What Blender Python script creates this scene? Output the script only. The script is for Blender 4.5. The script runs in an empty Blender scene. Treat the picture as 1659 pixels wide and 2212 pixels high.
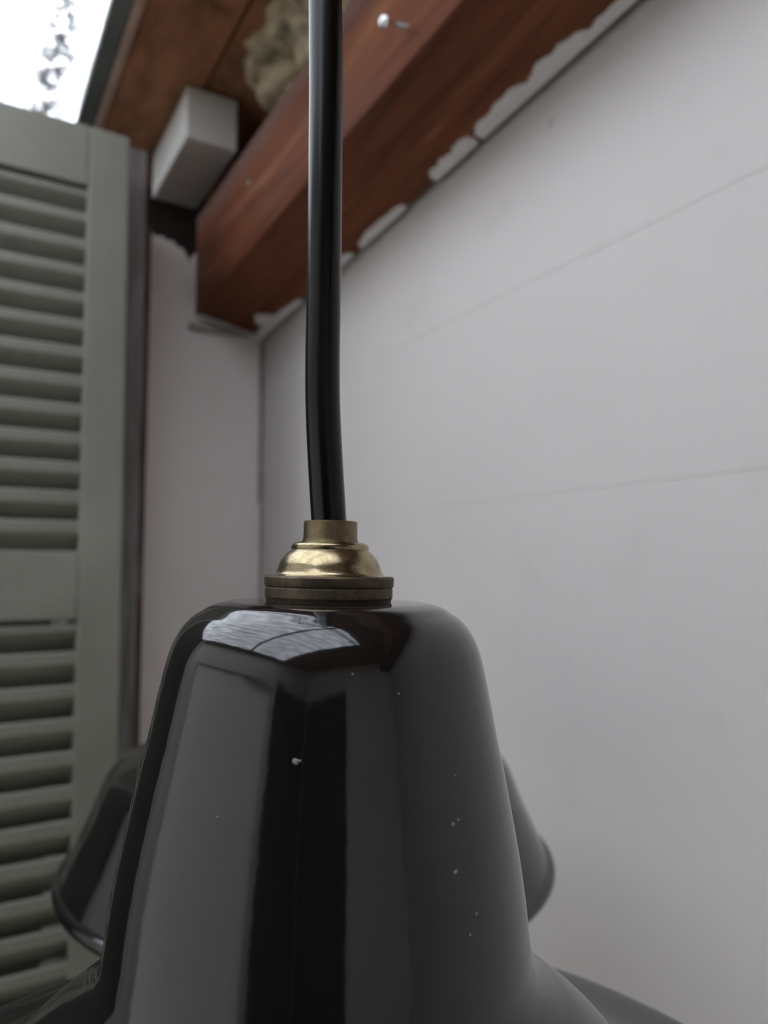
import bpy, bmesh, math, random
from mathutils import Vector, Matrix, noise

random.seed(7)
scene = bpy.context.scene
COL = scene.collection

# ------------------------------------------------------------------ camera
FPX, W, H = 1580.0, 1659.0, 2212.0
YAW, PITCH = math.radians(30.6), math.radians(4.2)
ZC = 1.70                                   # phone held at 1.70 m
cam_d = bpy.data.cameras.new('camera')
cam = bpy.data.objects.new('camera', cam_d)
COL.objects.link(cam)
cam.location = (0, 0, ZC)
cam.rotation_euler = (math.pi / 2 + PITCH, 0, -YAW)
cam_d.sensor_fit = 'VERTICAL'
cam_d.sensor_height = 24.0
cam_d.lens = FPX / H * 24.0
cam_d.clip_start = 0.01
cam_d.dof.use_dof = True
cam_d.dof.focus_distance = 0.168
cam_d.dof.aperture_fstop = 8.5
scene.camera = cam

# ------------------------------------------------------------------ world (overcast sky)
world = bpy.data.worlds.new('overcast_sky')
scene.world = world
world.use_nodes = True
bgn = world.node_tree.nodes['Background']
bgn.inputs[0].default_value = (0.93, 0.97, 1.06, 1)
bgn.inputs[1].default_value = 4.6
scene.view_settings.view_transform = 'Standard'
scene.view_settings.look = 'None'
scene.view_settings.gamma = 1.0
scene.view_settings.use_curve_mapping = False
scene.view_settings.exposure = 0.0

# ------------------------------------------------------------------ pixel -> place helpers
_f = Vector((math.sin(YAW) * math.cos(PITCH), math.cos(YAW) * math.cos(PITCH), math.sin(PITCH)))
_r = Vector((math.cos(YAW), -math.sin(YAW), 0))
_u = _r.cross(_f)
C0 = Vector((0, 0, ZC))
def ray(px, py):
    return _f + _r * ((px - W / 2) / FPX) + _u * ((H / 2 - py) / FPX)
def on_x(px, py, x):
    d = ray(px, py); return C0 + d * (x / d.x)
def on_y(px, py, y):
    d = ray(px, py); return C0 + d * (y / d.y)
def on_z(px, py, z):
    d = ray(px, py); return C0 + d * ((z - ZC) / d.z)

# ------------------------------------------------------------------ object helpers
def tag(o, label=None, cat=None, group=None, kind=None):
    if label: o['label'] = label
    if cat: o['category'] = cat
    if group: o['group'] = group
    if kind: o['kind'] = kind
    return o
def empty(name, loc, parent=None):
    o = bpy.data.objects.new(name, None); COL.objects.link(o)
    o.location = loc; o.empty_display_size = 0.05
    if parent: o.parent = parent
    return o
def link(name, bm, mat, parent=None, smooth=None, loc=None):
    bmesh.ops.recalc_face_normals(bm, faces=bm.faces[:])
    me = bpy.data.meshes.new(name); bm.to_mesh(me); bm.free()
    if smooth is not None:
        me.polygons.foreach_set('use_smooth', [True] * len(me.polygons))
        me.set_sharp_from_angle(angle=math.radians(smooth))
    if mat: me.materials.append(mat)
    o = bpy.data.objects.new(name, me); COL.objects.link(o)
    if parent: o.parent = parent
    if loc: o.location = loc
    return o
def box_into(bm, x0, x1, y0, y1, z0, z1, bev=0.0, segs=2):
    r = bmesh.ops.create_cube(bm, size=1.0)
    vs = r['verts']
    for v in vs:
        v.co = Vector(((x0 + x1) / 2 + v.co.x * (x1 - x0), (y0 + y1) / 2 + v.co.y * (y1 - y0), (z0 + z1) / 2 + v.co.z * (z1 - z0)))
    if bev:
        es = list({e for v in vs for e in v.link_edges})
        bmesh.ops.bevel(bm, geom=es, offset=bev, segments=segs, affect='EDGES', profile=0.5)
def box(name, x0, x1, y0, y1, z0, z1, mat, parent=None, bev=0.0, segs=2):
    bm = bmesh.new(); box_into(bm, x0, x1, y0, y1, z0, z1, bev, segs)
    return link(name, bm, mat, parent, None)
def hexa(name, c, mat, parent=None, bev=0.0):
    """c: 8 corners, bottom ring then top ring"""
    bm = bmesh.new(); v = [bm.verts.new(p) for p in c]
    for q in ((0, 1, 2, 3), (4, 5, 6, 7), (0, 1, 5, 4), (1, 2, 6, 5), (2, 3, 7, 6), (3, 0, 4, 7)):
        bm.faces.new([v[i] for i in q])
    if bev: bmesh.ops.bevel(bm, geom=bm.edges[:], offset=bev, segments=2, affect='EDGES', profile=0.5)
    return link(name, bm, mat, parent, None)
def prism(name, pts, vec, mat, parent=None, bev=0.0):
    bm = bmesh.new(); vec = Vector(vec)
    a = [bm.verts.new(p) for p in pts]; b = [bm.verts.new(Vector(p) + vec) for p in pts]
    bm.faces.new(a); bm.faces.new(b[::-1]); n = len(a)
    for i in range(n): bm.faces.new((a[i], a[(i + 1) % n], b[(i + 1) % n], b[i]))
    if bev: bmesh.ops.bevel(bm, geom=bm.edges[:], offset=bev, segments=2, affect='EDGES', profile=0.5)
    return link(name, bm, mat, parent, None)
def spline(pr, n=8):
    out = []
    for i in range(len(pr) - 1):
        p0, p1, p2, p3 = (Vector(pr[max(i - 1, 0)]), Vector(pr[i]), Vector(pr[i + 1]), Vector(pr[min(i + 2, len(pr) - 1)]))
        for k in range(n):
            t = k / n
            out.append(0.5 * ((2 * p1) + (p2 - p0) * t + (2 * p0 - 5 * p1 + 4 * p2 - p3) * t * t + (3 * p1 - p0 - 3 * p2 + p3) * t ** 3))
    out.append(Vector(pr[-1]))
    return out
def lathe(name, prof, mat, parent=None, segs=128, smooth=35, closed=False, wob=None):
    """prof: list of (radius, z)"""
    bm = bmesh.new(); rings = []
    for r, z in prof:
        if r < 1e-6:
            rings.append([bm.verts.new((0, 0, z))])
        else:
            ring = []
            for i in range(segs):
                a = 2 * math.pi * i / segs
                rr = r * (1 + (wob(a, z) if wob else 0))
                ring.append(bm.verts.new((rr * math.cos(a), rr * math.sin(a), z)))
            rings.append(ring)
    pairs = list(zip(rings, rings[1:])) + ([(rings[-1], rings[0])] if closed else [])
    for A, B in pairs:
        if len(A) == 1 and len(B) == 1: continue
        for i in range(segs):
            j = (i + 1) % segs
            if len(A) == 1: bm.faces.new((A[0], B[i], B[j]))
            elif len(B) == 1: bm.faces.new((A[i], A[j], B[0]))
            else: bm.faces.new((A[i], A[j], B[j], B[i]))
    return link(name, bm, mat, parent, smooth)
def tube(name, pts, rad, mat, parent=None, segs=32, cap=True):
    bm = bmesh.new(); rings = []; n = len(pts); up = Vector((0, 1, 0.01))
    for i, p in enumerate(pts):
        t = (Vector(pts[min(i + 1, n - 1)]) - Vector(pts[max(i - 1, 0)])).normalized()
        a = t.cross(up).normalized(); b = t.cross(a).normalized()
        rr = rad(i) if callable(rad) else rad
        rings.append([bm.verts.new(Vector(p) + (a * math.cos(2 * math.pi * k / segs) + b * math.sin(2 * math.pi * k / segs)) * rr) for k in range(segs)])
    for A, B in zip(rings, rings[1:]):
        for k in range(segs): bm.faces.new((A[k], A[(k + 1) % segs], B[(k + 1) % segs], B[k]))
    if cap: bm.faces.new(rings[0][::-1]); bm.faces.new(rings[-1])
    return link(name, bm, mat, parent, 50)

# ------------------------------------------------------------------ materials
class NT:
    def __init__(s, name):
        s.m = bpy.data.materials.new(name); s.m.use_nodes = True
        s.t = s.m.node_tree; s.p = s.t.nodes['Principled BSDF']; s.out = s.t.nodes['Material Output']
        s.tc = s.n('ShaderNodeTexCoord')
    def n(s, kind, **kw):
        o = s.t.nodes.new(kind)
        for k, v in kw.items(): setattr(o, k, v)
        return o
    def l(s, a, b): s.t.links.new(a, b)
    def coord(s, scale=(1, 1, 1), loc=(0, 0, 0), rot=(0, 0, 0), src='Object'):
        mp = s.n('ShaderNodeMapping'); mp.inputs['Scale'].default_value = scale
        mp.inputs['Location'].default_value = loc; mp.inputs['Rotation'].default_value = rot
        s.l(s.tc.outputs[src], mp.inputs['Vector']); return mp.outputs[0]
    def noise(s, scale, detail=4, rough=0.55, vec=None, dist=0.0):
        o = s.n('ShaderNodeTexNoise'); o.inputs['Scale'].default_value = scale
        o.inputs['Detail'].default_value = detail; o.inputs['Roughness'].default_value = rough
        o.inputs['Distortion'].default_value = dist
        if vec is None: vec = s.tc.outputs['Object']
        s.l(vec, o.inputs['Vector']); return o.outputs['Fac']
    def ramp(s, fac, stops):
        o = s.n('ShaderNodeValToRGB'); e = o.color_ramp.elements
        while len(e) < len(stops): e.new(0.5)
        for el, (p, c) in zip(e, stops):
            el.position = p; el.color = (c if isinstance(c, tuple) else (c, c, c)) + (1,)
        s.l(fac, o.inputs[0]); return o.outputs[0]
    def mix(s, fac, a, b, mode='MIX'):
        o = s.n('ShaderNodeMix', data_type='RGBA', blend_type=mode)
        for sock, v in ((o.inputs[0], fac), (o.inputs[6], a), (o.inputs[7], b)):
            if isinstance(v, (int, float)): sock.default_value = v
            elif isinstance(v, tuple): sock.default_value = v + (1,)
            else: s.l(v, sock)
        return o.outputs[2]
    def math(s, op, a, b=None):
        o = s.n('ShaderNodeMath', operation=op)
        for sock, v in zip(o.inputs, (a, b)):
            if v is None: continue
            if isinstance(v, (int, float)): sock.default_value = v
            else: s.l(v, sock)
        return o.outputs[0]
    def base(s, c):
        if isinstance(c, tuple): s.p.inputs['Base Color'].default_value = c + (1,)
        else: s.l(c, s.p.inputs['Base Color'])
    def set(s, **kw):
        for k, v in kw.items():
            sock = s.p.inputs[k.replace('_', ' ')]
            if isinstance(v, (int, float)): sock.default_value = v
            else: s.l(v, sock)
    def bump(s, h, strength, dist=0.001):
        b = s.n('ShaderNodeBump'); b.inputs['Strength'].default_value = strength; b.inputs['Distance'].default_value = dist
        s.l(h, b.inputs['Height']); s.l(b.outputs[0], s.p.inputs['Normal'])

def m_white_wall(name, col, stain):
    m = NT(name)
    n1 = m.noise(2.2, 5); n2 = m.noise(14, 6, 0.65)
    c = m.mix(m.ramp(n1, [(0.35, 0.0), (0.7, 1.0)]), col, tuple(x * 0.93 for x in col))
    c = m.mix(m.math('MULTIPLY', m.ramp(n2, [(0.58, 0.0), (0.75, 1.0)]), 0.16), c, stain)
    v = m.n('ShaderNodeTexVoronoi'); v.inputs['Scale'].default_value = 7.0; m.l(m.tc.outputs['Object'], v.inputs['Vector'])
    spot = m.ramp(v.outputs['Distance'], [(0.018, 1.0), (0.05, 0.0)])
    gate = m.ramp(m.noise(3.1, 2), [(0.5, 0.0), (0.6, 1.0)])
    c = m.mix(m.math('MULTIPLY', m.math('MULTIPLY', spot, gate), 0.4), c, (0.18, 0.16, 0.15))
    m.base(c); m.set(Roughness=0.62)
    m.bump(m.noise(60, 4), 0.12, 0.002)
    return m.m
M_WALL = m_white_wall('white_painted_board', (0.70, 0.655, 0.63), (0.40, 0.36, 0.33))
M_WALL2 = m_white_wall('white_painted_panel', (0.83, 0.765, 0.725), (0.38, 0.33, 0.30))
M_PLASTER = m_white_wall('grey_white_plaster', (0.58, 0.575, 0.56), (0.36, 0.34, 0.31))
M_PLASTER2 = m_white_wall('white_plaster', (0.86, 0.83, 0.77), (0.5, 0.48, 0.45))

def m_beam():
    m = NT('red_brown_timber')
    st = m.coord((13, 0.9, 13))
    g1 = m.noise(2.2, 6, 0.6, st, 0.6)
    g2 = m.noise(9.0, 5, 0.6, st, 0.3)
    c = m.ramp(g1, [(0.30, (0.090, 0.032, 0.016)), (0.44, (0.145, 0.047, 0.023)), (0.58, (0.185, 0.064, 0.031)), (0.74, (0.34, 0.155, 0.075))])
    c = m.mix(m.math('MULTIPLY', m.ramp(g2, [(0.47, 0.0), (0.70, 1.0)]), 0.32), c, (0.040, 0.016, 0.008))
    blot = m.ramp(m.noise(5.5, 4, 0.6), [(0.5, 0.0), (0.68, 1.0)])
    c = m.mix(m.math('MULTIPLY', blot, 0.45), c, (0.105, 0.052, 0.034))
    # bleached, greyish band along the top of the inner face
    sx = m.n('ShaderNodeSeparateXYZ'); m.l(m.tc.outputs['Object'], sx.inputs[0])
    zz = m.math('ADD', sx.outputs[2], m.math('MULTIPLY', m.noise(7, 3), 0.035))
    band = m.ramp(m.math('MULTIPLY_ADD', m.math('SUBTRACT', zz, ZC + 0.612), 14.0), [(0.0, 0.0), (0.4, 1.0)])
    c = m.mix(m.math('MULTIPLY', band, 0.65), c, (0.165, 0.105, 0.090))
    m.base(c); m.set(Roughness=0.72, Specular_IOR_Level=0.16)
    m.bump(g2, 0.45, 0.003)
    return m.m
M_BEAM = m_beam()

def m_board():
    m = NT('brown_ceiling_board')
    n1 = m.noise(7, 5, 0.6, m.coord((3, 1, 1)))
    c = m.ramp(n1, [(0.3, (0.20, 0.095, 0.050)), (0.55, (0.39, 0.185, 0.10)), (0.75, (0.46, 0.20, 0.105))])
    c = m.mix(m.math('MULTIPLY', m.ramp(m.noise(16, 4), [(0.55, 0.0), (0.72, 1.0)]), 0.6), c, (0.05, 0.028, 0.018))
    m.base(c); m.set(Roughness=0.8, Specular_IOR_Level=0.2); m.bump(n1, 0.2, 0.002)
    return m.m
M_BOARD = m_board()

def m_shutter():
    m = NT('aged_sage_paint')
    n1 = m.noise(5, 6, 0.6); n2 = m.noise(22, 5, 0.65)
    c = m.ramp(n1, [(0.3, (0.145, 0.140, 0.110)), (0.6, (0.188, 0.185, 0.148)), (0.8, (0.230, 0.230, 0.187))])
    c = m.mix(m.math('MULTIPLY', m.ramp(n2, [(0.6, 0.0), (0.78, 1.0)]), 0.5), c, (0.12, 0.10, 0.075))
    m.base(c); m.set(Roughness=0.6); m.bump(n2, 0.15, 0.002)
    return m.m
M_SHUT = m_shutter()

def m_post():
    m = NT('weathered_painted_post')
    st = m.coord((14, 14, 1.6))
    n1 = m.noise(1.6, 5, 0.65, st); n2 = m.noise(5, 5, 0.65, st)
    c = m.ramp(n1, [(0.32, (0.075, 0.062, 0.058)), (0.48, (0.16, 0.145, 0.14)), (0.62, (0.25, 0.245, 0.24))])
    sx = m.n('ShaderNodeSeparateXYZ'); m.l(m.tc.outputs['Object'], sx.inputs[0])
    return m, c, sx, n2
def m_post_final():
    m, c, sx, n2 = m_post()
    c = m.mix(m.math('MULTIPLY', m.ramp(n2, [(0.5, 0.0), (0.66, 1.0)]), 0.4), c, (0.075, 0.045, 0.033))
    m.base(c); m.set(Roughness=0.75); m.bump(n2, 0.2, 0.002)
    return m.m
M_POST = m_post_final()

def m_rust():
    m = NT('rust_brown_edge')
    n = m.noise(3.0, 5, 0.7, m.coord((10, 10, 2.2)))
    m.base(m.ramp(n, [(0.35, (0.035, 0.022, 0.017)), (0.55, (0.075, 0.043, 0.030)), (0.7, (0.16, 0.125, 0.11))]))
    m.set(Roughness=0.85); return m.m
M_RUST = m_rust()

def m_plain(name, col, rough, var=0.25, scale=20, metallic=0.0, bump=0.1):
    m = NT(name); n = m.noise(scale, 5, 0.6)
    m.base(m.mix(m.ramp(n, [(0.35, 0.0), (0.7, 1.0)]), col, tuple(x * (1 - var) for x in col)))
    m.set(Roughness=rough, Metallic=metallic)
    if bump: m.bump(n, bump, 0.001)
    return m.m
M_BLOCK = m_plain('white_block_paint', (0.66, 0.635, 0.585), 0.7, 0.12, 12)
M_SMEAR = m_plain('white_paint_smear', (0.78, 0.75, 0.74), 0.7, 0.06, 40)
M_WOOL = m_plain('yellow_brown_wool', (0.56, 0.46, 0.30), 0.95, 0.6, 45, bump=0.8)
M_DARKW = m_plain('dark_void_backing', (0.030, 0.021, 0.016), 0.85, 0.4, 9)
M_STANDIN = m_plain('dark_standin', (0.020, 0.018, 0.016), 0.8, 0.3, 9)
M_FRAME = m_plain('grey_green_frame', (0.15, 0.165, 0.150), 0.6, 0.25, 9)
M_LATH = m_plain('pinkish_brown_lath', (0.52, 0.36, 0.28), 0.7, 0.3, 9)
M_FLOOR = m_plain('pale_concrete', (0.60, 0.565, 0.53), 0.85, 0.3, 4)
M_LATHW = m_plain('dirty_white_lath', (0.36, 0.33, 0.31), 0.7, 0.3, 18)
M_STEEL = m_plain('bright_steel', (0.75, 0.77, 0.80), 0.28, 0.1, 60, 1.0, 0)
M_CABLE = m_plain('black_rubber_cable', (0.003, 0.0032, 0.0035), 0.22, 0.2, 40, 0.0, 0.02)
M_CABLE.node_tree.nodes['Principled BSDF'].inputs['Specular IOR Level'].default_value = 0.31
M_CHIP = m_plain('pale_fleck', (0.30, 0.30, 0.29), 0.7, 0.2, 300, 0.0, 0)

def m_enamel():
    m = NT('black_enamel')
    big = m.noise(16, 2, 0.4)
    m.base((0.0075, 0.0077, 0.0077))
    m.set(Specular_IOR_Level=0.78)
    sm = m.noise(260, 2)
    m.set(Roughness=m.ramp(m.noise(30, 3), [(0.3, 0.06), (0.8, 0.11)]))
    b1 = m.n('ShaderNodeBump'); b1.inputs['Strength'].default_value = 0.10; b1.inputs['Distance'].default_value = 0.004
    m.l(big, b1.inputs['Height'])
    b2 = m.n('ShaderNodeBump'); b2.inputs['Strength'].default_value = 0.035; b2.inputs['Distance'].default_value = 0.0006
    m.l(sm, b2.inputs['Height']); m.l(b1.outputs[0], b2.inputs['Normal']); m.l(b2.outputs[0], m.p.inputs['Normal'])
    return m.m
M_ENAM = m_enamel()

def m_brass(name, col, dark, rough, amt):
    m = NT(name)
    n = m.noise(420, 5, 0.7); n2 = m.noise(140, 4, 0.6)
    t = m.math('MULTIPLY', m.ramp(n, [(0.42, 0.0), (0.70, 1.0)]), amt)
    c = m.mix(t, col, dark)
    c = m.mix(m.math('MULTIPLY', m.ramp(n2, [(0.5, 0.0), (0.7, 1.0)]), amt * 0.8), c, dark)
    m.base(c); m.set(Metallic=1.0, Roughness=m.ramp(n, [(0.3, rough), (0.75, rough + 0.22)]))
    m.bump(n, 0.05, 0.0003)
    return m.m
M_BRASS = m_brass('polished_brass', (0.39, 0.32, 0.19), (0.18, 0.145, 0.09), 0.15, 0.6)
M_BRASS_T = m_brass('tarnished_brass', (0.135, 0.105, 0.075), (0.07, 0.057, 0.045), 0.45, 0.8)
M_BRASS_M = m_brass('satin_brass', (0.21, 0.165, 0.095), (0.105, 0.082, 0.052), 0.30, 0.6)

def m_glass():
    m = NT('dirty_roof_glass')
    tr = m.n('ShaderNodeBsdfTransparent'); tr.inputs[0].default_value = (0.95, 0.96, 0.97, 1)
    df = m.n('ShaderNodeBsdfDiffuse'); df.inputs[0].default_value = (0.20, 0.20, 0.15, 1)
    mx = m.n('ShaderNodeMixShader')
    leaf = m.ramp(m.noise(34, 4, 0.6), [(0.56, 0.0), (0.66, 1.0)])
    run = m.ramp(m.noise(1.0, 5, 0.65, m.coord((13, 3.0, 1), (0.8, 0, 0))), [(0.52, 0.0), (0.66, 1.0)])
    film = m.ramp(m.noise(1.0, 6, 0.7, m.coord((22, 3.5, 1))), [(0.40, 0.0), (0.72, 1.0)])
    sx = m.n('ShaderNodeSeparateXYZ'); m.l(m.tc.outputs['Object'], sx.inputs[0])
    xb = m.math('ADD', sx.outputs[0], m.math('MULTIPLY', m.math('SUBTRACT', m.noise(9, 3), 0.5), 0.05))
    band = m.ramp(m.math('MULTIPLY', m.math('ABSOLUTE', m.math('ADD', xb, 0.047)), 18.0), [(0.15, 1.0), (0.68, 0.0)])
    twig = m.ramp(m.noise(62, 5, 0.62), [(0.43, 0.0), (0.53, 1.0)])
    fac = m.math('MAXIMUM', m.math('MULTIPLY', m.math('MULTIPLY', twig, band), 0.86), m.math('ADD', m.math('MULTIPLY', m.math('MULTIPLY', leaf, run), 0.5), m.math('MULTIPLY', film, 0.5)))
    m.l(fac, mx.inputs[0]); m.l(tr.outputs[0], mx.inputs[1]); m.l(df.outputs[0], mx.inputs[2])
    m.l(mx.outputs[0], m.out.inputs['Surface'])
    return m.m
M_GLASS = m_glass()
def m_added_blind():  # cloth of the added side window, lets sky light through
    m = NT('added_blind_cloth')
    tl = m.n('ShaderNodeBsdfTranslucent'); tl.inputs[0].default_value = (0.72, 0.70, 0.60, 1)
    df = m.n('ShaderNodeBsdfDiffuse'); df.inputs[0].default_value = (0.70, 0.70, 0.66, 1)
    ad = m.n('ShaderNodeMixShader'); ad.inputs[0].default_value = 0.15
    m.l(df.outputs[0], ad.inputs[1]); m.l(tl.outputs[0], ad.inputs[2]); m.l(ad.outputs[0], m.out.inputs['Surface'])
    return m.m
M_ADDED_BLIND = m_added_blind()

# ================================================================== THE SETTING
YB = 1.22                                    # back panel
XR = on_y(568, 900, YB).x                    # white board wall on the right
CZ = C0.z + (on_y(165, 258, YB - 0.01).z - ZC)   # ceiling underside
XL, YF = -0.95, -1.10                        # wall on the left, wall behind the camera
TH = 0.10
floor = box('floor', XL - TH, XR + 0.2, YF - TH, YB + 0.5, -0.08, 0.0, M_FLOOR); tag(floor, kind='structure')
wl = empty('wall_left', (XL, 0, 0)); tag(wl, kind='structure')
BY0, BY1, BZ0, BZ1 = -0.40, 0.95, 0.30, ZC + 0.29    # unseen window with cloth over it, added for light from the side
for a in ((YF - TH, BY0, 0, CZ + 0.012), (BY1, YB + 0.3, 0, CZ + 0.012), (BY0, BY1, 0, BZ0), (BY0, BY1, BZ1, CZ + 0.012)):
    box('plaster', -TH, 0, a[0], a[1], a[2], a[3], M_PLASTER2, wl)
wn = empty('added_window', (XL, (BY0 + BY1) / 2, BZ0)); tag(wn, kind='structure')
wf = box('wall_front', XL, XR + 0.12, YF - TH, YF, 0, CZ + 0.012, M_PLASTER2); tag(wf, kind='structure')

# right wall: backing with painted boards on it
wr = box('wall_right', XR + 0.018, XR + 0.12, YF, YB + 0.15, 0, CZ + 0.012, M_DARKW); tag(wr, kind='structure')
def joint_z(px, py): return on_x(px, py, XR).z
zj1 = (joint_z(1040, 1085) + joint_z(1576, 1019) + joint_z(600, 1137)) / 3
zj2 = (joint_z(1150, 600) + joint_z(1659, 370)) / 2
zs = [0.0, zj1, zj2, zj2 + (zj2 - zj1), CZ + 0.2]
for a, b in zip(zs, zs[1:]):
    o = box('board', XR, XR + 0.018, YF, YB, a + 0.00005, b - 0.00005, M_WALL, wr, 0.0004, 1)

# back wall: boarding coloured dark for the unlit void, white panels in front
YBK = YB + 0.15
wb = empty('wall_back', (0, 0, 0)); tag(wb, kind='structure')
box('boarding', XL - TH, XR + 0.12, YBK, YBK + TH, 0, CZ + 0.012, M_DARKW, wb)
PX_POST_R = 323
YP = 1.035                                    # front of post
xpr = on_y(PX_POST_R, 900, YP).x
P = lambda px, py: on_y(px, py, YB)
top_edge = [P(300, 500), P(328, 503), P(336, 511), P(350, 510), P(360, 519), P(374, 521), P(383, 533), P(394, 537), P(403, 551), P(408, 566), P(414, 560), P(420, 548)]
top_edge += [Vector((p.x, YB, p.z)) for p in (P(428, 545),)]
ptop = [Vector((XR, YB, top_edge[-1].z)), Vector((XR, YB, 0)), Vector((top_edge[0].x, YB, 0))]
prism('panel', top_edge + ptop, (0, 0.02, 0), M_WALL2, wb)
box('panel', XL, -0.82, YB, YB + 0.02, 0, CZ, M_PLASTER, wb, 0.002)

# post beside the shutter and the rusty strip on its edge
trim = empty('trim_1', (xpr - 0.04, YP + 0.09, 0)); tag(trim, kind='structure')
ptz = on_y(300, 322, YP).z
def child_box(name, par, x0, x1, y0, y1, z0, z1, mat, bev=0.002):
    L = par.location
    return box(name, x0 - L.x, x1 - L.x, y0 - L.y, y1 - L.y, z0 - L.z, z1 - L.z, mat, par, bev)
child_box('post', trim, xpr - 0.095, xpr - 0.011, YP, YB + 0.02, 0, ptz, M_POST)
child_box('edge_strip', trim, xpr - 0.0105, xpr, YP + 0.012, YB + 0.02, 0, ptz - 0.10, M_RUST)

# corner bead between the two white walls (two lengths)
cb = empty('trim_2', (XR, YB, 0)); tag(cb, kind='structure')
zc1 = on_y(565, 1088, YB).z; zc0 = on_y(565, 745, YB).z
child_box('corner_strip', cb, XR - 0.008, XR - 0.0005, YB - 0.004, YB - 0.0005, zc1, zc0, M_LATHW, 0.0008)
child_box('corner_strip', cb, XR - 0.0035, XR - 0.0002, YB - 0.005, YB - 0.0004, 0.0, zc1 - 0.002, M_LATHW, 0.0008)

# ceiling: boards right of the roof light, plain boarding left of and behind it
SX1 = on_z(165, 258, CZ).x                   # right edge of the roof light
SX0, SY0, SY1 = -0.90, -0.42, YBK - 0.004     # left edge, rear edge, far edge
XJ = (on_z(540, 0, CZ).x + on_z(455, 180, CZ).x) / 2
XF = (on_z(222, 262, CZ).x + on_z(318, 0, CZ).x) / 2
ceil = empty('ceiling', (XR, YB, CZ)); tag(ceil, kind='structure')
child_box('ceiling_board', ceil, XF + 0.001, XJ - 0.002, YF, YBK, CZ, CZ + 0.02, M_BOARD)
child_box('ceiling_board', ceil, XJ + 0.002, XR + 0.02, YF, YBK, CZ + 0.004, CZ + 0.024, M_BOARD)
child_box('ceiling_cover', ceil, SX1 + 0.013, XR + 0.12, YF - TH, YBK + TH, CZ + 0.026, CZ + 0.045, M_DARKW, 0)
child_box('ceiling_board', ceil, XL - TH, SX0, YF - TH, YBK + TH, CZ, CZ + 0.03, M_BOARD)
child_box('ceiling_board', ceil, SX0, XF, YF - TH, SY0, CZ, CZ + 0.03, M_BOARD)
child_box('ceiling_board', ceil, SX0, XF, SY1 + 0.03, YBK + TH, CZ + 0.0005, CZ + 0.03, M_DARKW)

# roof light
win = empty('window_1', (SX1, YB, CZ)); tag(win, kind='structure')
child_box('frame_bar', win, SX1 + 0.001, XF - 0.012, SY0, SY1, CZ - 0.002, CZ + 0.012, M_FRAME, 0.003)
child_box('lath', win, XF - 0.0115, XF, SY0, SY1, CZ - 0.006, CZ + 0.02, M_LATH, 0.002)
child_box('frame_bar', win, SX0, SX0 + 0.045, SY0, SY1, CZ, CZ + 0.012, M_FRAME, 0.003)
child_box('frame_bar', win, SX0 + 0.046, SX1, SY0, SY0 + 0.045, CZ, CZ + 0.012, M_FRAME, 0.003)
child_box('frame_bar', win, SX0 + 0.046, SX1, SY1 - 0.003, SY1 + 0.028, CZ, CZ + 0.012, M_FRAME, 0.003)
child_box('pane', win, SX0 + 0.03, SX1 + 0.012, SY0 + 0.03, SY1 + 0.01, CZ + 0.0125, CZ + 0.0165, M_GLASS, 0)

for a in ((BY0, BY0 + 0.04, BZ0, BZ1), (BY1 - 0.04, BY1, BZ0, BZ1), (BY0 + 0.04, BY1 - 0.04, BZ0, BZ0 + 0.04), (BY0 + 0.04, BY1 - 0.04, BZ1 - 0.04, BZ1)):
    child_box('frame_bar', wn, XL - 0.07, XL - 0.03, a[0], a[1], a[2], a[3], M_PLASTER2, 0.002)
bm = bmesh.new(); rows = []
for i in range(41):                            # cloth hanging in very slight waves
    y = BY0 + 0.002 + (BY1 - BY0 - 0.004) * i / 40
    xo = -0.022 + 0.004 * math.sin(i * 0.55)
    rows.append((bm.verts.new((xo, y - wn.location.y, 0.002)), bm.verts.new((xo, y - wn.location.y, BZ1 - BZ0 - 0.002))))
for A, B in zip(rows, rows[1:]): bm.faces.new((A[0], B[0], B[1], A[1]))
link('added_blind', bm, M_ADDED_BLIND, wn, 60)

# added dark doors, standing in for the camera holder's reflection in the enamel
def person_standin(name, x0, x1, y0, y1, axis):
    d = empty(name, ((x0 + x1) / 2, (y0 + y1) / 2, 0)); tag(d, kind='structure')
    child_box('standin_leaf', d, x0, x1, y0, y1, 0.005, 2.02, M_STANDIN, 0.003)
    for zz0, zz1 in ((0.15, 0.9), (1.05, 1.9)):
        if axis == 'y': child_box('standin_panel', d, x0 + 0.12, x1 - 0.12, y1, y1 + 0.012, zz0, zz1, M_STANDIN, 0.004)
        else: child_box('standin_panel', d, x1, x1 + 0.012, y0 + 0.12, y1 - 0.12, zz0, zz1, M_STANDIN, 0.004)
    return d
person_standin('person_standin_1', XL + 0.05, -0.24, YF + 0.001, YF + 0.04, 'y')
person_standin('person_standin_2', XL + 0.001, XL + 0.04, -1.05, -0.44, 'x')

# ================================================================== TIMBER BEAM
XBS = on_y(422, 620, YB).x                             # inner face of the beam
XBW = XR - 0.009                             # wall side, a dark gap away from the wall
def at_y(fn, pa, pb, y):
    a, b = fn(*pa), fn(*pb); t = (y - a.y) / (b.y - a.y); return a.lerp(b, t)
on_w = lambda px, py: on_x(px, py, XBW)
on_s = lambda px, py: on_x(px, py, XBS)
YE = YB - 0.001
YN = YF + 0.002
zw = lambda y: at_y(on_w, (568, 728), (1370, 0), y).z
za = lambda y: at_y(on_s, (420, 688), (1000, 0), y).z
zt = lambda y: at_y(on_s, (430, 464), (667, 127), y).z
beam = empty('ceiling_beam', (XR - 0.07, YE, zw(YE)))
tag(beam, 'rough red-brown timber beam running under the ceiling along the white wall', 'beam')
bm = bmesh.new(); NY = 60; secs = []
ys = [YE + (YN - YE) * (i / NY) for i in range(NY + 1)]
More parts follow.
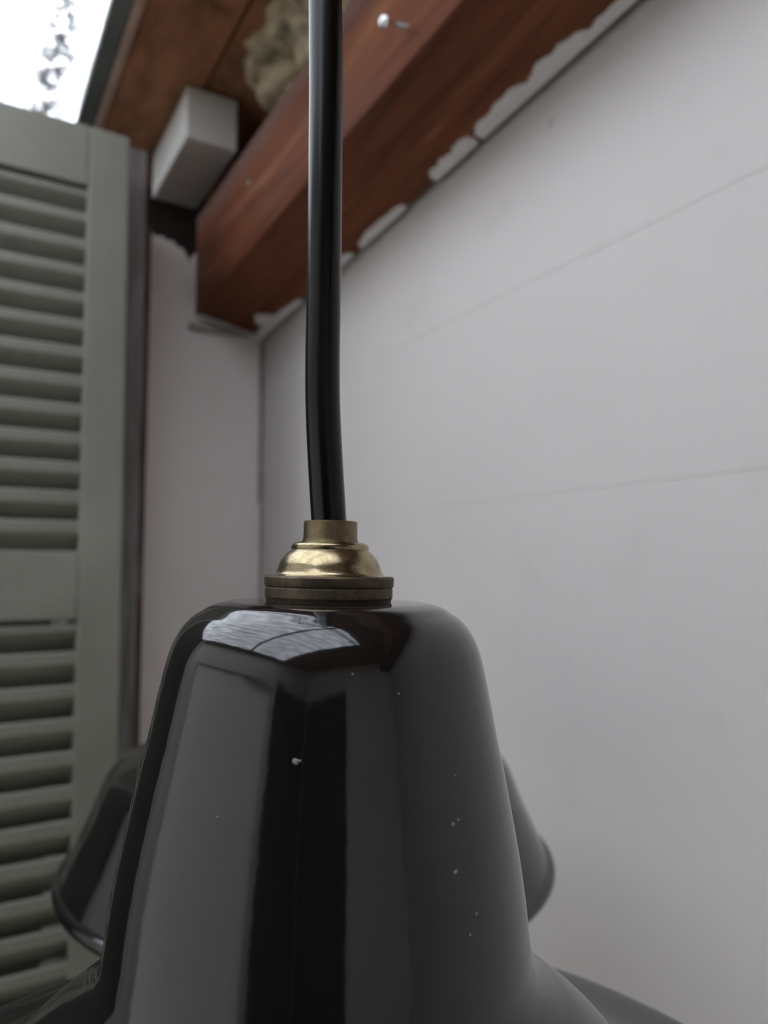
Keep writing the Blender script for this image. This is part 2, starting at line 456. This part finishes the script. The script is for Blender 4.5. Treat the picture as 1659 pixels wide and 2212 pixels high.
for i, y in enumerate(ys):
    yy = max(y, 0.25)                         # straight on past the frame
    w1 = noise.noise(Vector((3.1, y * 6, 0.2))) * 0.003; w2 = noise.noise(Vector((7.7, y * 5, 1.2))) * 0.004
    A = Vector((XBS + w1 * 0.6, y, za(yy) + w2 + 0.004))
    Bv = Vector((XBW, y, zw(yy))); T = Vector((XBS + w2 * 0.4, y, zt(yy) + w1)); TW = Vector((XBW, y, zt(yy)))
    A1 = A + Vector((0, 0, 0.005)); A2 = A + Vector((0.005, 0, 0)); A0 = A + Vector((0.0012, 0, 0.0012))
    nb = [A2.lerp(Bv, k / 5) + Vector((0, 0, noise.noise(Vector((k * 1.7, y * 7, 3))) * 0.0025 * (k < 5))) for k in range(6)]
    ns = [T.lerp(A1, k / 5) + Vector((noise.noise(Vector((k * 1.3, y * 7, 9))) * 0.002 * (0 < k < 5), 0, 0)) for k in range(6)]
    secs.append([bm.verts.new(p - beam.location) for p in (ns + [A0] + nb + [TW])])
for S, T in zip(secs, secs[1:]):
    n = len(S)
    for k in range(n): bm.faces.new((S[k], S[(k + 1) % n], T[(k + 1) % n], T[k]))
bm.faces.new(secs[0]); bm.faces.new(secs[-1][::-1])
bobj = link('timber', bm, M_BEAM, beam, 35)
# white paint smears along the wall edge of the underside
def smear(y0, y1, w0, w1, seed, off=0.0):
    bm = bmesh.new(); n = 14; lo, hi = [], []
    for i in range(n + 1):
        t = i / n; y = y0 + (y1 - y0) * t
        w = (w0 + (w1 - w0) * t) * (0.35 + 0.65 * math.sin(math.pi * min(1, max(0, t * 0.96 + 0.03))) ** 0.5)
        w *= 1 + 0.35 * noise.noise(Vector((seed, t * 5, 0)))
        def pt(d, dz):
            x = XBW - 0.001 - d; k = (x - XBS) / (XBW - XBS)
            return Vector((x, y, za(max(y, .25)) * (1 - k) + zw(max(y, .25)) * k - dz)) - beam.location
        lo.append((bm.verts.new(pt(off, 0.0035)), bm.verts.new(pt(off, -0.004))))
        hi.append((bm.verts.new(pt(off + w, 0.0030)), bm.verts.new(pt(off + w, -0.004))))
    for i in range(n):
        bm.faces.new((lo[i][0], lo[i + 1][0], hi[i + 1][0], hi[i][0]))
        bm.faces.new((hi[i][0], hi[i + 1][0], hi[i + 1][1], hi[i][1]))
        bm.faces.new((lo[i][0], lo[i][1], lo[i + 1][1], lo[i + 1][0]))
    bm.faces.new((lo[0][0], hi[0][0], hi[0][1], lo[0][1])); bm.faces.new((lo[-1][0], lo[-1][1], hi[-1][1], hi[-1][0]))
    o = link('paint_smear', bm, M_SMEAR, beam, 50)
    o['label'] = 'white paint smear along the underside edge'
def yw(px, py): return on_w(px, py).y
smear(yw(560, 735), yw(655, 650), 0.018, 0.012, 1)
smear(yw(590, 705), yw(610, 690), 0.034, 0.028, 2, 0.006)
smear(yw(735, 575), yw(765, 548), 0.010, 0.010, 3)
smear(yw(785, 535), yw(880, 445), 0.013, 0.011, 4)
smear(yw(945, 385), yw(1010, 325), 0.016, 0.012, 5)
smear(yw(1000, 335), yw(1035, 303), 0.018, 0.016, 6)
smear(yw(1045, 295), yw(1180, 172), 0.019, 0.019, 7)
smear(yw(1160, 190), yw(1290, 72), 0.021, 0.018, 8)
smear(yw(1275, 85), yw(1390, -20), 0.010, 0.012, 9)
# white lath at the far end of the underside
pa, pb = on_y(408, 700, YB), on_y(566, 722, YB)
lz = zw(YE)
prism('end_lath', [Vector((pa.x, YE, pa.z)) - beam.location, Vector((XR - 0.002, YE, pb.z)) - beam.location,
                   Vector((XR - 0.002, YE, pb.z - 0.010)) - beam.location, Vector((pa.x, YE, pa.z - 0.011)) - beam.location],
      (0, -0.012, 0), M_LATHW, beam, 0.001)['label'] = 'dirty white lath under the beam end'
k0 = 0.003
strip = [Vector((XBS + 0.004, YE - k0, za(YE) + 0.002)), Vector((XBW, YE - k0, zw(YE))), Vector((XBW, YE - 0.014, zw(YE - .014))), Vector((XBS + 0.006, YE - 0.010, za(YE - .010) + 0.002))]
o = prism('paint_smear', [p - beam.location - Vector((0, 0, 0.003)) for p in strip], (0, 0, 0.006), M_SMEAR, beam)
o['label'] = 'white paint along the far end of the underside'
# pale nail head on the inner face
nh = on_s(538, 395)
bm = bmesh.new(); bmesh.ops.create_uvsphere(bm, u_segments=14, v_segments=8, radius=1)
for v in bm.verts: v.co = Vector((v.co.x * 0.002, v.co.y * 0.0042, v.co.z * 0.0042)) + nh - beam.location
link('nail_head', bm, M_CHIP, beam, 60)

# screw standing out of the inner face
sr, sh = on_s(880, 58), None
slen = 0.030
dv = (on_x(828, 47, XBS - slen) - sr).normalized()
screw = empty('wood_screw', sr); tag(screw, 'bright steel screw sticking out of the side of the timber beam', 'screw')
R = dv.to_track_quat('Z', 'Y').to_matrix().to_4x4()
screw.rotation_euler = R.to_euler()
L = (on_x(828, 47, XBS - slen) - sr).length
pr = [(0, -0.008)]
for i in range(18):
    pr += [(0.0013, -0.008 + i * 0.0014), (0.0019, -0.0073 + i * 0.0014)]
pr += [(0.0015, 0.019), (0.0015, L - 0.004)]
lathe('shank', pr, M_STEEL, screw, 20, 60)
hd = lathe('head', [(0.0015, L - 0.005), (0.0048, L - 0.0012), (0.005, L), (0.0042, L + 0.0006), (0, L + 0.0008)], M_STEEL, screw, 28, 40)
bm = bmesh.new()
box_into(bm, -0.0028, 0.0028, -0.0005, 0.0005, L + 0.0004, L + 0.0011); box_into(bm, -0.0005, 0.0005, -0.0028, 0.0028, L + 0.0004, L + 0.0011)
link('cross_recess', bm, M_FRAME, hd)

# ================================================================== WHITE BLOCK above the beam
yfb = 1.03
Bp = on_y(402, 295, yfb); Ap = on_y(401, 181, yfb); Ep = on_y(507, 320, yfb)
blk = empty('timber_block', ((Bp.x + Ep.x) / 2, 1.1, Bp.z))
tag(blk, 'white painted square timber end sticking out above the beam, beside the shutter top', 'timber')
o = child_box('timber_end', blk, Bp.x, Ep.x + 0.004, yfb, YB + 0.02, Bp.z, Ap.z, M_BLOCK, 0.0025)

# ================================================================== INSULATION between beam and ceiling
bm = bmesh.new()
gx, gy = 26, 120
y_a, y_b = 0.10, on_z(545, 225, CZ - 0.04).y
def wool_pt(u, v):
    y = y_a + (y_b - y_a) * v
    taper = min(1.0, (1 - v) * 9 + 0.25)
    x = (XR - 0.01) - (XR - XBS + 0.006) * u
    z0 = zt(max(y, .25)) + 0.002; z1 = CZ + 0.004
    zc_ = z0 + (z1 - z0) * (0.15 + 0.85 * u * u)
    q = Vector((x * 34, y * 34, zc_ * 34))
    d = noise.fractal(q, 0.8, 2.0, 6) * 0.020 + noise.noise(Vector((x * 14, y * 11, 4))) * 0.018
    return Vector((x + d * 0.9 + (1 - taper) * 0.03, y + noise.noise(q * 1.3 + Vector((5, 0, 0))) * 0.012, min(z1 - 0.001, zc_ + d * 0.7)))
grid = [[bm.verts.new(wool_pt(i / gx, j / gy)) for i in range(gx + 1)] for j in range(gy + 1)]
for j in range(gy):
    for i in range(gx): bm.faces.new((grid[j][i], grid[j][i + 1], grid[j + 1][i + 1], grid[j + 1][i]))
wool = link('insulation_wool', bm, M_WOOL, None, 80)
sol = wool.modifiers.new('thickness', 'SOLIDIFY'); sol.thickness = 0.012; sol.offset = 0
tag(wool, 'yellowish brown insulation wool bulging out between the beam and the ceiling boards', 'insulation', kind='stuff')

# ================================================================== LOUVRED SHUTTER
LEAN = math.radians(2.0)
YS0 = 0.945 - ZC * math.tan(LEAN)            # front face at floor level
def on_shutter(px, py):
    d = ray(px, py); cl, sl = math.cos(LEAN), math.sin(LEAN)
    # t*dy = YS0 + s*sl ; ZC + t*dz = s*cl
    t = (YS0 * cl + ZC * sl) / (d.y * cl - d.z * sl)
    return t * d.x, (ZC + t * d.z) / cl
xe = (on_shutter(275, 330)[0] + on_shutter(264, 1500)[0]) / 2        # right edge
xs_ = (on_shutter(182, 440)[0] + on_shutter(168, 1600)[0]) / 2       # inner edge of stile
ztop = (on_shutter(275, 291)[1] + on_shutter(60, 237)[1]) / 2
SW = 0.245
shut = empty('louvred_shutter', (xe - SW / 2, YS0, 0)); shut.rotation_euler = (-LEAN, 0, 0)
tag(shut, 'aged sage-green wooden louvred shutter leaning upright at the left', 'shutter')
x1, x0 = SW / 2, -SW / 2; stw = xe - xs_; ST = 0.034
box('stile', x1 - stw, x1, 0, ST, 0.0, ztop, M_SHUT, shut, 0.0025)
box('stile', x0, x0 + stw, 0, ST, 0.0, ztop, M_SHUT, shut, 0.0025)
def sz(py, px=174): return on_shutter(px, py)[1]
up_t = [421.5, 478, 537, 594.5, 654, 712.5, 774, 837, 900, 963, 1026, 1091, 1155]
up_b = [454, 512, 570.5, 629, 688, 747, 809, 871.5, 934, 997, 1060, 1124.5, 1190]
lo_t = [1367, 1438, 1509, 1581, 1655, 1730, 1805, 1880, 1956, 2031, 2107, 2184]
lo_b = [1406, 1477.5, 1549, 1620, 1694, 1768.5, 1843.5, 1921, 1996, 2073, 2150, 2227]
ix0, ix1 = x0 + stw, x1 - stw
z_r1 = sz(396)                                # bottom of top rail
box('top_rail', ix0, ix1, 0, ST, z_r1, ztop, M_SHUT, shut, 0.002)
z_m1, z_m0 = sz(1190.5), sz(1337)
box('middle_rail', ix0, ix1, 0, ST, z_m0, z_m1, M_SHUT, shut, 0.002)
slat_cache = {}
def slat(zt_, zb_, setb=0.003):
    """front edge from zt_ down to zb_, blade falling away backwards"""
    hgt = round(zt_ - zb_, 4)
    if hgt not in slat_cache:
        d, t = 0.027, math.tan(math.radians(44)) * 0.027
        prof = [(0.0018, 0.0), (0, -0.0025), (0, -hgt + 0.003), (0.0018, -hgt), (d, -hgt - t), (d, -t)]
        bm = bmesh.new()
        a = [bm.verts.new((ix0 - 0.006, y, z)) for y, z in prof]; b = [bm.verts.new((ix1 + 0.006, y, z)) for y, z in prof]
        bm.faces.new(a); bm.faces.new(b[::-1])
        for i in range(6): bm.faces.new((a[i], a[(i + 1) % 6], b[(i + 1) % 6], b[i]))
        bmesh.ops.recalc_face_normals(bm, faces=bm.faces[:])
        me = bpy.data.meshes.new('slat'); bm.to_mesh(me); bm.free(); me.materials.append(M_SHUT)
        slat_cache[hgt] = me
    o = bpy.data.objects.new('slat', slat_cache[hgt]); COL.objects.link(o)
    o.parent = shut; o.location = (0, setb, zt_)
tops = [sz(v) for v in up_t]; bots = [sz(v) for v in up_b]
slat(sz(403), tops[0], 0.004)
for b, t in zip(bots[:-1], tops[1:]): slat(b, t)
tops = [sz(v) for v in lo_t]; bots = [sz(v) for v in lo_b]
slat(sz(1348), tops[0], 0.004)
for b, t in zip(bots[:-1], tops[1:]): slat(b, t)
pit = tops[-2] - tops[-1]; e = bots[-2] - tops[-1]; z = bots[-1]
while z - e - pit > 0.16:
    slat(z, z - e); z -= pit
box('bottom_rail', ix0, ix1, 0, ST, 0.0, z - 0.004, M_SHUT, shut, 0.002)

# ================================================================== FRONT PENDANT LAMP
S = 0.18 / 0.22
D1 = 0.18
def axis_at(px, D):
    a = YAW + math.atan((px - W / 2) / FPX)
    return Vector((math.sin(a) * D, math.cos(a) * D, ZC))
c1 = axis_at(711, D1)
HT = 0.0112 * S                               # shade top below the camera
def loc(prof, h0=HT):                         # (r, drop) measured at 0.22 m -> local (r, z)
    return [(r * S, h0 - h * S) for r, h in prof]
lamp = empty('pendant_lamp', c1 - Vector((0, 0, HT)))
tag(lamp, 'black enamel pendant lamp with brass cap and thick black cable, large in front', 'lamp')
lamp.rotation_euler = Matrix.Rotation(math.radians(1.1), 3, _f).to_euler()
outer = spline([(0.030, 0.0108), (0.0335, 0.0117), (0.0365, 0.0134), (0.0395, 0.0155), (0.0423, 0.0188), (0.0446, 0.0235), (0.0461, 0.029),
                (0.0479, 0.0375), (0.0498, 0.0473), (0.0515, 0.055), (0.053, 0.0626), (0.0561, 0.079), (0.0579, 0.0908), (0.0592, 0.102),
                (0.0603, 0.109), (0.063, 0.115), (0.0685, 0.121), (0.077, 0.1275), (0.0875, 0.1365), (0.096, 0.147), (0.102, 0.157),
                (0.110, 0.167), (0.126, 0.177), (0.155, 0.188), (0.187, 0.1957), (0.1905, 0.1985), (0.1885, 0.2005)], 8)
top = [(0.0, 0.0104), (0.010, 0.0104), (0.020, 0.0105), (0.027, 0.0106)]
o_l = [(v[0], v[1]) for v in outer]
inner = [(r - 0.0016, h + 0.0016) for r, h in o_l[:-10]][::-1] + [(0.020, 0.0122), (0.0, 0.0122)]
wob = lambda a, z: 0.0035 * math.sin(3 * a + 40 * z) * 0.4 + 0.0012 * noise.noise(Vector((math.cos(a) * 2.2, math.sin(a) * 2.2, z * 30)))
shade = lathe('shade', loc(top + o_l + inner), M_ENAM, lamp, 192, 40, False, wob)
# brass lamp holder cap
lathe('threaded_ring', loc([(0.012, 0.0106), (0.0184, 0.0110), (0.0186, 0.0098), (0.01895, 0.0092), (0.01895, 0.0067), (0.0188, 0.0065), (0.0188, 0.0063), (0.01905, 0.0061),
                     (0.0192, 0.0058), (0.0193, 0.0036), (0.0190, 0.0031), (0.0183, 0.0030), (0.0178, 0.0034), (0.010, 0.0036)]), M_BRASS_T, lamp, 96, 25)
dome = spline([(0.0184, 0.0033), (0.0172, 0.0030), (0.0161, 0.0024), (0.0155, 0.0012), (0.0149, -0.0006), (0.0140, -0.0022), (0.0128, -0.0036), (0.0117, -0.0045)], 6)
dome = [(v[0], v[1]) for v in dome] + [(0.0115, -0.0047)]
bead = spline([(0.0115, -0.0047), (0.01165, -0.0052), (0.0114, -0.0061), (0.0107, -0.0066), (0.0098, -0.0069), (0.0082, -0.0069)], 5)
lathe('brass_dome', loc(dome + [(v[0], v[1]) for v in bead[1:]]), M_BRASS, lamp, 96, 50)
lathe('cable_collar', loc([(0.0086, -0.0066), (0.0083, -0.0074), (0.0081, -0.0082), (0.00805, -0.0126), (0.0079, -0.0132), (0.0072, -0.0133), (0.0062, -0.0131), (0.0056, -0.0120)]), M_BRASS_M, lamp, 72, 35)
# cable: follows its slight bend and goes up to the roof-light cross bar
BARZ = CZ - 0.01
inv = (Matrix.Translation(lamp.location) @ lamp.rotation_euler.to_matrix().to_4x4()).inverted()
def on_lamp_depth(px, py, D):
    d = ray(px, py); h = math.hypot(d.x, d.y); return C0 + d * (D / h)
cpx = [(712, 1150), (710, 1118), (706.5, 1060), (703, 1000), (699.5, 930), (697, 850), (697, 760), (698.5, 680), (700, 580), (701.5, 460), (703, 330), (704, 200), (703.5, 100), (703, 0), (702.5, -120)]
cp = [on_lamp_depth(x, y, D1) for x, y in cpx]
tail = cp[-1]
for k in range(1, 7):
    t = k / 6; cp.append(Vector((tail.x - 0.002 * t, tail.y + 0.002 * t, tail.z + (BARZ + 0.012 - tail.z) * t)))
cpl = [inv @ p for p in spline(cp, 5)]
tube('cable', cpl, 0.0053 * S, M_CABLE, lamp, 40)
# flecks on the enamel
def on_shade(px, py):
    d = (lamp.rotation_euler.to_matrix().inverted() @ ray(px, py)); o = inv @ C0
    best = None; prof = loc(o_l)
    for (r0, z0), (r1, z1) in zip(prof, prof[1:]):
        if abs(z1 - z0) < 1e-9: continue
        k = (r1 - r0) / (z1 - z0)
        A = d.x ** 2 + d.y ** 2 - (k * d.z) ** 2; rr = r0 + k * (o.z - z0)
        Bq = 2 * (o.x * d.x + o.y * d.y - k * d.z * rr); Cq = o.x ** 2 + o.y ** 2 - rr * rr
        disc = Bq * Bq - 4 * A * Cq
        if disc < 0 or abs(A) < 1e-12: continue
        t = (-Bq - math.sqrt(disc)) / (2 * A); z = o.z + t * d.z
        if min(z0, z1) <= z <= max(z0, z1) and t > 0 and (best is None or t < best): best = t
    return o + d * best if best else None
for px, py, s in ((638, 1645, 5.5), (648, 1644, 2.2), (979, 1781, 4.0), (990, 1771, 3.0), (984, 1884, 4.0), (1029, 1974, 2.8), (1016, 2019, 3.0), (762, 1457, 1.8), (861, 1499, 2.0), (984, 1676, 1.6), (470, 1764, 1.5)):
    q = on_shade(px, py)
    if q is None: continue
    bm = bmesh.new(); bmesh.ops.create_icosphere(bm, subdivisions=2, radius=s * D1 / FPX)
    for v in bm.verts:
        v.co *= 1 + 0.45 * noise.noise(v.co * 3000 + Vector((px, py, 0)))
    nrm = Vector((q.x, q.y, 0)).normalized()
    for v in bm.verts: v.co -= nrm * (v.co.dot(nrm)) * 0.75
    fl = link('fleck', bm, M_CHIP, lamp, 60, q)

# cross bar of the roof light that carries the lamps
bar = box('cross_bar', SX0 + 0.046 - SX1, SX1 - SX1 + 0.004, c1.y - 0.018 - YB, c1.y + 0.022 - YB, -0.012, 0.012, M_FRAME, win, 0.003)

# ================================================================== REAR PENDANT LAMP
D2 = 0.50; S2 = D2 / 0.55
c2 = axis_at(678, D2)
lamp2 = empty('pendant_lamp', c2 - Vector((0, 0, 0.2087 * S2)))
tag(lamp2, 'black enamel shade with rolled rim, out of focus, half hidden behind the front lamp', 'lamp')
prof2 = spline([(0.030, 0.120), (0.060, 0.1235), (0.095, 0.1275), (0.120, 0.1315), (0.135, 0.1365), (0.1415, 0.1425), (0.1455, 0.151), (0.151, 0.165), (0.160, 0.185), (0.1675, 0.2015)], 7)
p2 = [(v[0], v[1]) for v in prof2]
rim = [(0.1682 + 0.0042 * math.cos(a), 0.2060 + 0.0045 * math.sin(a)) for a in [math.radians(-70 + 20 * k) for k in range(14)]]
inn = [(r - 0.002, h + 0.002) for r, h in p2][::-1]
pp = [(r * S2, (0.2087 - h) * S2) for r, h in [(0.0, 0.1195), (0.02, 0.1195)] + p2 + rim + inn + [(0.0, 0.122)]]
lathe('shade', pp, M_ENAM, lamp2, 144, 40)
hz = (0.2087 - 0.1195) * S2
lathe('brass_cap', [(0.018, hz - 0.001), (0.018, hz + 0.008), (0.0145, hz + 0.009), (0.012, hz + 0.016), (0.008, hz + 0.019), (0.0075, hz + 0.027), (0.004, hz + 0.027)], M_BRASS_T, lamp2, 48, 35)
base2 = lamp2.location + Vector((0, 0, hz + 0.02))
up2 = on_lamp_depth(702, 1000, D2); up3 = on_lamp_depth(703, 500, D2); up4 = on_lamp_depth(703.5, 60, D2)
pts2 = [base2, base2.lerp(up2, 0.35) + Vector((-0.001, 0, 0)), up2, up3, up4, Vector((up4.x, up4.y, CZ + 0.001))]
tube('cable', [p - lamp2.location for p in spline(pts2, 6)], 0.0037, M_CABLE, lamp2, 24)

# keep wood coordinates continuous over beam (object coords -> place coords)
for o in (bobj,):
    me = o.data
    me.transform(Matrix.Translation(beam.location))
    o.location = -beam.location
